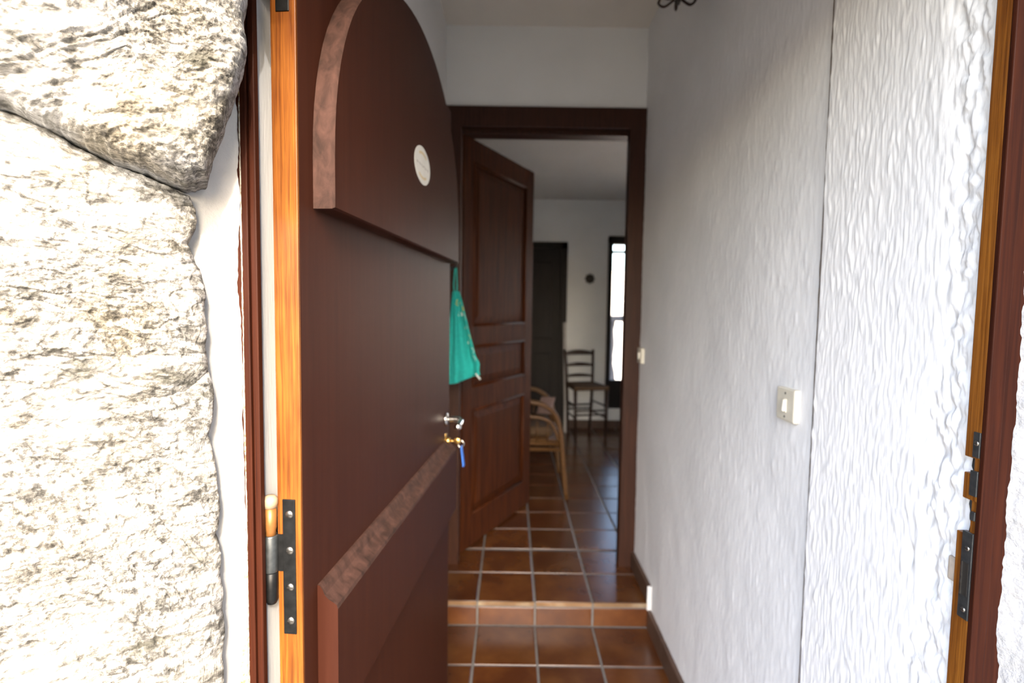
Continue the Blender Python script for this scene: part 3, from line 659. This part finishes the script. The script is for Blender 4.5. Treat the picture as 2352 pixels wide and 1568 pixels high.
for z_ in (0.25, 1.0, 1.8): lathe('hinge_knuckle', [(0.006, -0.05), (0.007, -0.048), (0.007, 0.048), (0.006, 0.05)], (-ID-0.002, -0.003, z_), 'black_iron', d2)

# ------------------------------------------------------------------ back of the room
d3 = empty('door_3', (0.25, YB, UP)); tag(d3, 'almost black wooden door in the back wall', 'door', kind=S)
L0 = Vector((0, 0, 0))
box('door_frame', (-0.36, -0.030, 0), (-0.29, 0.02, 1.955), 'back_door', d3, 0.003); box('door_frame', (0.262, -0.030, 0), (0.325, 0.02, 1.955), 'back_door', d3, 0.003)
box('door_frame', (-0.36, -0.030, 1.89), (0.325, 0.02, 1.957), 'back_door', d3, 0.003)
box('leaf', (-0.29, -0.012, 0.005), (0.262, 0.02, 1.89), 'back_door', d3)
for (za, zb) in ((0.18, 0.80), (0.95, 1.75)):
    bm = bmesh.new(); prism(bm, [(-0.2, za), (0.17, za), (0.17, zb), (-0.2, zb)], lambda u, v, d: (u, -d, v), 0.010, 0.022, 0.008); obj_from_bm('panel', bm, 'back_door', d3)

cp = on_y(1355, 640, YB-0.01)
ck = empty('wall_ornament', (cp[0], YB, cp[2])); tag(ck, 'small round dark ornament on the back wall', 'ornament')
lathe('disc', [(0.040, 0.0), (0.044, 0.006), (0.044, 0.012), (0.036, 0.014), (0.0, 0.012)], (0, 0, 0), 'clock', ck, (0, -1, 0), 28)
for k in range(8):
    a = 2*math.pi*k/8; lathe('petal', [(0.011, 0.0), (0.013, 0.006), (0.010, 0.012), (0, 0.014)], (0.042*math.cos(a), 0, 0.042*math.sin(a)), 'clock', ck, (0, -1, 0), 12)
lathe('boss', [(0.016, 0.012), (0.014, 0.018), (0, 0.021)], (0, 0, 0), 'clock', ck, (0, -1, 0), 16)

# tall window with a solid lower panel
w1 = empty('window_1', (1.12, YB, 0.325)); tag(w1, 'narrow tall dark-framed window letting in white daylight', 'window', kind=S)
L0 = -Vector(w1.location)
wx0, wx1 = 1.0, 1.235
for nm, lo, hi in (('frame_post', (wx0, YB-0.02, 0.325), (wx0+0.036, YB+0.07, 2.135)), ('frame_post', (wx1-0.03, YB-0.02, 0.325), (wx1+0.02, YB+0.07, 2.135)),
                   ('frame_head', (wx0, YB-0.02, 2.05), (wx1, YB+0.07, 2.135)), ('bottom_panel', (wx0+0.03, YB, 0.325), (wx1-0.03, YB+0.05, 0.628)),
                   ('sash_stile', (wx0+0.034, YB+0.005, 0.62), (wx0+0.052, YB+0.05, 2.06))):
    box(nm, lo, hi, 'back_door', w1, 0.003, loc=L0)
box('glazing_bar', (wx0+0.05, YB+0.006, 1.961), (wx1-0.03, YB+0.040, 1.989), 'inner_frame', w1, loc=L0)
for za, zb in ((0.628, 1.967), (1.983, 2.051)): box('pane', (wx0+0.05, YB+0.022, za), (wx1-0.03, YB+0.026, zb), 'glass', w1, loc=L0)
# unseen glazed door added beside it for a bright reflection on the floor
w3 = empty('added_window_back', (1.68, YB, UP)); tag(w3, 'unseen glazed door added right of the narrow tall window for floor glare', 'window', kind=S)
L0 = -Vector(w3.location)
for nm, lo, hi in (('frame_post', (1.255, YB-0.01, UP), (1.29, YB+0.07, 2.135)), ('frame_post', (2.08, YB-0.01, UP), (2.12, YB+0.07, 2.135)),
                   ('frame_head', (1.255, YB-0.01, 2.08), (2.12, YB+0.07, 2.135)), ('bottom_rail', (1.29, YB+0.01, UP), (2.08, YB+0.05, UP+0.05)), ('mid_rail', (1.29, YB+0.01, 1.02), (2.08, YB+0.05, 1.06))):
    box(nm, lo, hi, 'back_door', w3, 0.003, loc=L0)
for za, zb in ((UP+0.05, 1.02), (1.06, 2.08)): box('pane', (1.29, YB+0.03, za), (2.08, YB+0.034, zb), 'glass', w3, loc=L0)

# unseen glazed double door added to light the room from the right
w2 = empty('added_window_right', (RX1, (FY0+FY1)/2, UP)); tag(w2, 'unseen glazed double door added in the right room wall for light', 'window', kind=S)
L0 = -Vector(w2.location); ym = (FY0+FY1)/2
for ya, yb in ((FY0, FY0+0.06), (ym-0.05, ym+0.05), (FY1-0.06, FY1)): box('frame_post', (RX1+0.02, ya, UP), (RX1+0.09, yb, 2.2), 'back_door', w2, loc=L0)
for za, zb in ((UP, UP+0.10), (1.15, 1.20), (2.12, 2.2)): box('frame_rail', (RX1+0.03, FY0+0.05, za), (RX1+0.08, FY1-0.05, zb), 'back_door', w2, loc=L0)
for ya, yb in ((FY0+0.06, ym-0.05), (ym+0.05, FY1-0.06)):
    for za, zb in ((UP+0.10, 1.15), (1.20, 2.12)): box('pane', (RX1+0.05, ya, za), (RX1+0.054, yb, zb), 'glass', w2, loc=L0)

# balcony outside the window
tag(box('balcony_floor', (0.2, YB+0.3, -0.15), (3.2, 7.1, 0.10), 'balcony'), 'pale concrete balcony floor outside the tall window', 'balcony', kind=S)
YBAL = 6.35
bal = empty('balustrade', (1.4, YBAL, 0.10)); tag(bal, 'turned concrete balustrade, its shade put into the colour, outside the tall window', 'balustrade')
zr = float(on_y(1420, 738, YBAL)[2]); z0 = 0.16
box('handrail', (-1.2, -0.09, zr-0.10), (1.4, 0.09, zr-0.10+0.07), 'baluster', bal, 0.01); box('plinth', (-1.2, -0.08, 0.0), (1.4, 0.08, 0.07), 'baluster', bal, 0.01)
hb = zr-0.10-0.07; bprof = [(0.05, 0.0), (0.05, 0.05), (0.034, 0.07), (0.030, 0.11), (0.060, 0.26), (0.066, 0.34), (0.058, 0.42), (0.032, 0.52), (0.042, 0.56), (0.034, 0.60), (0.050, 0.74), (0.036, 0.90), (0.05, 0.96), (0.05, 1.0)]
bm = bmesh.new(); add_lathe(bm, [(r, z*hb+0.07) for r, z in bprof], (0, 0, 0), n=18); b0 = obj_from_bm('baluster', bm, 'baluster', bal)
bx0 = float(on_y(1441, 800, YBAL)[0])-1.4
for k in range(-5, 6):
    o = b0 if k == 0 else b0.copy()
    if k: COL.objects.link(o)
    o.location = (bx0+k*0.205, 0, 0)

# pale narrow board leaning beside the black door
p0, p1 = on_y(1299, 975, YB-0.20), on_y(1297, 740, YB-0.06)
bd = empty('folded_board', (p0[0], p0[1], UP)); tag(bd, 'narrow pale board leaning upright beside the black door', 'board')
bm = bmesh.new(); add_box(bm, (-0.016, -0.012, 0), (0.016, 0.012, 1.0), 0.003)
for v in bm.verts:
    t = v.co.z; v.co = Vector((v.co.x+t*(p1[0]-p0[0]), v.co.y+t*(p1[1]-p0[1]), t*(p1[2]-UP)))
obj_from_bm('board', bm, 'pale_board', bd)
box('edge_strip', (-0.0185, -0.0125, 0.02), (-0.0155, 0.0125, 0.5), 'switch', bd)

# ------------------------------------------------------------------ ladder-back chair
lc = empty('ladder_back_chair', (0.735, 5.10, UP), math.radians(12)); tag(lc, 'dark ladder-back wooden chair with straw seat against the back wall', 'chair')
W = 'chair_wood'                         # local: +y towards the wall (back), front = -y
def post(nm, pts, r): bm = bmesh.new(); add_tube(bm, pts, r, 10); return obj_from_bm(nm, bm, W, lc)
bp = {}
for s in (-1, 1):
    bp[s] = [(s*0.115, 0.165, 0), (s*0.135, 0.165, 0.49), (s*0.150, 0.205, 0.855)]
    post('back_post', spline(bp[s], 5), [0.0145]*11)
    post('leg', [(s*0.150, -0.175, 0), (s*0.160, -0.165, 0.53)], [0.013, 0.0165])
def slat(z, h):
    t = (z-0.49)/0.365; xw = 0.135+0.015*t; yb = 0.165+0.04*t; bm = bmesh.new(); n = 9
    fr = []; bk = []
    for k in range(n):
        u = -1+2*k/(n-1); x = u*(xw-0.006); cv = 0.020*(1-u*u); hh = h*(0.62+0.38*(1-u*u))
        for lst, dy in ((fr, -0.005), (bk, 0.005)):
            lst.append((bm.verts.new((x, yb+cv+dy, z-h*0.45)), bm.verts.new((x, yb+cv+dy, z-h*0.45+hh))))
    for k in range(n-1):
        bm.faces.new((fr[k][0], fr[k+1][0], fr[k+1][1], fr[k][1])); bm.faces.new((bk[k][0], bk[k][1], bk[k+1][1], bk[k+1][0]))
        bm.faces.new((fr[k][1], fr[k+1][1], bk[k+1][1], bk[k][1])); bm.faces.new((fr[k][0], bk[k][0], bk[k+1][0], fr[k+1][0]))
    bm.faces.new((fr[0][0], fr[0][1], bk[0][1], bk[0][0])); bm.faces.new((fr[-1][0], bk[-1][0], bk[-1][1], fr[-1][1]))
    obj_from_bm('slat', bm, W, lc)
for z_, h_ in ((0.825, 0.052), (0.705, 0.038), (0.595, 0.034)): slat(z_, h_)
bm = bmesh.new(); pl = [(-0.175, -0.185), (0.175, -0.185), (0.145, 0.165), (-0.145, 0.165)]
prism(bm, pl, lambda u, v, d: (u, v, d), 0.495, 0.535, 0.012); obj_from_bm('seat', bm, 'straw', lc)
for (a, b) in (((-0.155, -0.172), (0.155, -0.172)), ((-0.128, 0.165), (0.128, 0.165)), ((-0.155, -0.172), (-0.128, 0.165)), ((0.155, -0.172), (0.128, 0.165))):
    for z_ in ((0.34, 0.23) if a[1] != b[1] else (0.30, 0.26)):
        tube('stretcher', [(a[0], a[1], z_), (b[0], b[1], z_)], 0.0085, W, lc, 8)

# ------------------------------------------------------------------ rattan armchair
RC = (0.09, 3.70, UP)
rc = empty('rattan_armchair', RC); tag(rc, 'bent rattan armchair half hidden behind the inner door', 'armchair')
def rt(nm, pts, r, sm=True, mat='rattan'):
    bm = bmesh.new(); P = spline(pts, 6) if sm else pts; add_tube(bm, P, r, 10); return obj_from_bm(nm, bm, mat, rc)
for s in (-1, 1):                        # s=-1: side nearest the corridor. local x = forward
    yv = 0.29*s
    rt('arm_hoop', [(-0.36, yv*0.92, 0.80), (-0.22, yv, 0.73), (0.0, yv*1.02, 0.662), (0.12, yv*1.02, 0.638), (0.205, yv*1.01, 0.575), (0.243, yv, 0.47), (0.262, yv, 0.30), (0.292, yv*0.98, 0.0)], 0.0165)
    rt('arm_rail', [(-0.34, yv*0.9, 0.70), (-0.20, yv*0.97, 0.625), (0.0, yv*0.99, 0.560), (0.12, yv*0.99, 0.545), (0.19, yv*0.99, 0.50), (0.235, yv*0.99, 0.40)], 0.0125)
    rt('rear_leg', [(-0.33, yv*0.95, 0.95), (-0.29, yv*0.95, 0.50), (-0.30, yv*0.95, 0.0)], 0.015)
    rt('side_rail', [(-0.29, yv*0.97, 0.335), (0.25, yv*0.97, 0.335)], 0.012, False)
    rt('side_rail', [(-0.29, yv*0.97, 0.372), (0.25, yv*0.97, 0.372)], 0.012, False)
    for k in range(7):                   # woven side canes
        x_ = -0.26+k*0.07; rt('side_cane', [(x_, yv*0.97, 0.37), (x_, yv*0.975, 0.575-0.01*k)], 0.005, False)
rt('back_hoop', [(-0.33, -0.275, 0.93), (-0.36, -0.20, 1.0), (-0.37, 0, 1.03), (-0.36, 0.20, 1.0), (-0.33, 0.275, 0.93)], 0.016)
rt('front_rail', [(0.25, -0.28, 0.335), (0.25, 0.28, 0.335)], 0.013, False); rt('front_rail', [(0.25, -0.28, 0.372), (0.25, 0.28, 0.372)], 0.013, False)
rt('back_rail', [(-0.30, -0.28, 0.372), (-0.30, 0.28, 0.372)], 0.013, False)
for k in range(12): rt('seat_slat', [(-0.30, -0.26+k*0.0473, 0.388), (0.25, -0.26+k*0.0473, 0.388)], 0.010, False)
for k in range(9): rt('back_cane', [(-0.30, -0.24+k*0.06, 0.38), (-0.355, -0.24+k*0.06, 0.985)], 0.006, False)
bm = bmesh.new(); add_box(bm, (-0.25, -0.24, 0.405), (0.20, 0.24, 0.475), 0.03)
cs = obj_from_bm('seat_cushion', bm, 'straw', None, True); cs.location = RC; tag(cs, 'flat buff cushion on the rattan armchair seat', 'cushion')
pc = empty('scatter_cushion', (0.268, 3.90, UP+0.478)); tag(pc, 'dusty pink cushion upright on the rattan armchair seat', 'cushion')
n = 22; uu = np.linspace(-1, 1, n); U, V = np.meshgrid(uu, uu, indexing='ij'); th = 0.035*(np.clip(1-np.abs(U)**2.6, 0, 1)*np.clip(1-np.abs(V)**2.6, 0, 1))**0.5
for sg in (-1, 1): grid_obj('cushion_face', 0.02*V+U*0.055, sg*th*0.8+0.03*V, 0.06+V*0.06, 'pink', pc, True, sg > 0)

# ------------------------------------------------------------------ turquoise cloth bag on its hook
hk = on_y(1047, 612, 2.33)
hook = empty('coat_hook', (-0.327, 2.33, hk[2]+0.01)); tag(hook, 'black iron coat hook on the left corridor wall', 'hook')
box('back_plate', (-0.003, -0.012, -0.05), (0.004, 0.012, 0.05), 'black_iron', hook, 0.002)
tube('hook_arm', spline([(0.0, 0, -0.01), (0.045, 0, -0.02), (0.075, 0, -0.012), (0.084, 0, 0.012), (0.078, 0, 0.028)]), 0.0055, 'black_iron', hook, 8)
lathe('hook_tip', [(0.003, -0.008), (0.009, -0.004), (0.009, 0.004), (0.003, 0.008)], (0.078, 0, 0.030), 'black_iron', hook)
cb = empty('hanging_apron', (-0.25, 2.33, hk[2])); tag(cb, 'turquoise cotton apron with white and yellow print hanging from a hook', 'apron')
zt, z_l, z_r = float(on_y(1050, 668, 2.33)[2])-hk[2], float(on_y(1035, 884, 2.33)[2])-hk[2], float(on_y(1103, 860, 2.33)[2])-hk[2]
xr_top, xr_bot = 0.014, float(on_y(1103, 860, 2.33)[0])+0.25
nu, nv = 46, 60; u = np.linspace(0, 1, nu); v = np.linspace(0, 1, nv); U, V = np.meshgrid(u, v, indexing='ij')
wid = (1-V)**1.0*0.02+V*0.0
xl = -0.012-V*0.045; xrr = xr_top+(xr_bot-xr_top)*V**0.95+0.010*np.exp(-((V-0.86)/0.06)**2)
Xc = xl+(xrr-xl)*U
Yc = 0.020*np.sin(U*9+V*1.5)*(0.25+V)+0.03*(U-0.5)*V+0.006*np.sin(U*23+2)
Zc = zt+(z_l+(z_r-z_l)*U**1.4-zt)*V-0.01*(1-V)*(U-0.5)**2
cloth = grid_obj('cloth', Xc, Yc, Zc, 'turquoise', cb)
sm = cloth.modifiers.new('thickness', 'SOLIDIFY'); sm.thickness = 0.0025
tube('loop', spline([(-0.006, 0, zt-0.005), (-0.008, 0, zt+0.035), (0.0, 0, 0.006), (0.006, 0, zt+0.04), (0.006, 0, zt-0.005)]), 0.0028, 'turquoise', cb, 8)
def decal(nm, u0, v0, ru, rv, mat):
    a = np.linspace(0, 2*math.pi, 15)[:-1]; bm = bmesh.new(); vs_ = []
    for t in a:
        uu_, vv_ = np.clip(u0+ru*math.cos(t)*(1+0.2*math.sin(3*t)), 0, 1), np.clip(v0+rv*math.sin(t), 0, 1)
        i, j = uu_*(nu-1), vv_*(nv-1); i0, j0 = min(int(i), nu-2), min(int(j), nv-2); fi, fj = i-i0, j-j0
        q = [float(A[i0, j0]*(1-fi)*(1-fj)+A[i0+1, j0]*fi*(1-fj)+A[i0, j0+1]*(1-fi)*fj+A[i0+1, j0+1]*fi*fj) for A in (Xc, Yc, Zc)]
        vs_.append(bm.verts.new((q[0], q[1]-0.0048, q[2])))
    bm.faces.new(vs_); o = obj_from_bm(nm, bm, mat, cloth); return o
for (u0, v0, ru, rv, mt) in ((0.62, 0.13, 0.20, 0.035, 'print_yellow'), (0.93, 0.20, 0.07, 0.03, 'print_yellow'), (0.70, 0.26, 0.15, 0.03, 'print_white'), (0.90, 0.30, 0.07, 0.05, 'print_white'),
                             (0.88, 0.42, 0.06, 0.035, 'print_white'), (0.93, 0.54, 0.06, 0.03, 'print_yellow'), (0.86, 0.60, 0.05, 0.02, 'print_white'), (0.93, 0.70, 0.06, 0.035, 'print_white'), (0.92, 0.79, 0.04, 0.03, 'print_white')):
    decal('printed_motif', u0, v0, ru, rv, mt)
tube('tie_end', [(xr_bot-0.02, Yc[-1, -1], z_r+0.005), (xr_bot+0.002, Yc[-1, -1]-0.004, z_r-0.02)], 0.004, 'print_white', cb, 6)

# ------------------------------------------------------------------ light switches on the right wall
q = [on_x(*p, XR-0.002) for p in ((1797, 887), (1839, 896), (1791, 957), (1828, 974))]
yc_, zc_ = float(np.mean([p[1] for p in q])), float(np.mean([p[2] for p in q]))
sw = empty('light_switch', (XR-0.001, yc_, zc_)); tag(sw, 'square ivory toggle light switch near the wall seam', 'light switch')
bm = bmesh.new(); add_box(bm, (-0.011, -0.0375, -0.0365), (0.004, 0.0375, 0.0365), 0.004); obj_from_bm('plate', bm, 'switch', sw)
bm = bmesh.new(); add_box(bm, (-0.013, -0.0065, -0.017), (-0.010, 0.0065, 0.013), 0.001)
obj_from_bm('toggle_surround', bm, 'switch', sw)
bm = bmesh.new(); add_box(bm, (-0.018, -0.0034, -0.015), (-0.012, 0.0034, 0.011), 0.0014)
for v_ in bm.verts:
    if v_.co.z > 0 and v_.co.x < -0.0155: v_.co.x += 0.002
obj_from_bm('toggle', bm, 'switch_pale', sw)
for z_ in (-0.027, 0.025): lathe('screw', [(0.0026, 0), (0.0026, 0.0006), (0, 0.001)], (-0.0108, 0, z_), 'screw_dark', sw, (-1, 0, 0), 12)
p = on_x(1470, 815, XR-0.004)
s2 = empty('light_switch', (XR, 2.462, p[2])); tag(s2, 'small beige light switch beside the inner doorway', 'light switch')
bm = bmesh.new(); add_box(bm, (-0.014, -0.036, -0.036), (0.004, 0.036, 0.036), 0.004); obj_from_bm('plate', bm, 'switch', s2)
bm = bmesh.new(); add_box(bm, (-0.020, -0.010, -0.016), (-0.013, 0.010, 0.016), 0.002); obj_from_bm('toggle', bm, 'switch_pale', s2)

# ------------------------------------------------------------------ wrought-iron lantern high on the right wall
tip = on_y(1557, 13, 1.72)
ln = empty('wall_lantern', (tip[0], tip[1], tip[2])); tag(ln, 'brown wrought-iron lantern high on the right corridor wall', 'lamp')
lathe('finial', [(0.0, 0.0), (0.006, 0.004), (0.009, 0.014), (0.006, 0.022), (0.012, 0.030), (0.03, 0.036), (0.034, 0.044)], (0, 0, 0), 'clock', ln)
for k in range(6):
    a = math.pi*k/3+0.35; c_, s_ = math.cos(a), math.sin(a)
    tube('scroll', spline([(0.012*c_, 0.012*s_, 0.022), (0.045*c_, 0.045*s_, 0.012), (0.066*c_, 0.066*s_, 0.030), (0.060*c_, 0.060*s_, 0.055), (0.058*c_, 0.058*s_, 0.20)]), 0.0042, 'chair_wood', ln, 6)
lathe('shade', [(0.052, 0.046), (0.054, 0.20), (0.050, 0.20), (0.048, 0.048)], (0, 0, 0), 'sticker', ln)
lathe('cap', [(0.070, 0.20), (0.06, 0.215), (0.02, 0.25), (0.006, 0.262)], (0, 0, 0), 'clock', ln)
tube('bracket', spline([(0, 0, 0.26), (0.01, 0, 0.275), (0.05, 0, 0.262), (XR-tip[0], 0, 0.20)]), 0.006, 'clock', ln, 8)
box('wall_plate', (XR-tip[0]-0.010, -0.03, 0.12), (XR-tip[0]+0.004, 0.03, 0.24), 'clock', ln, 0.003)
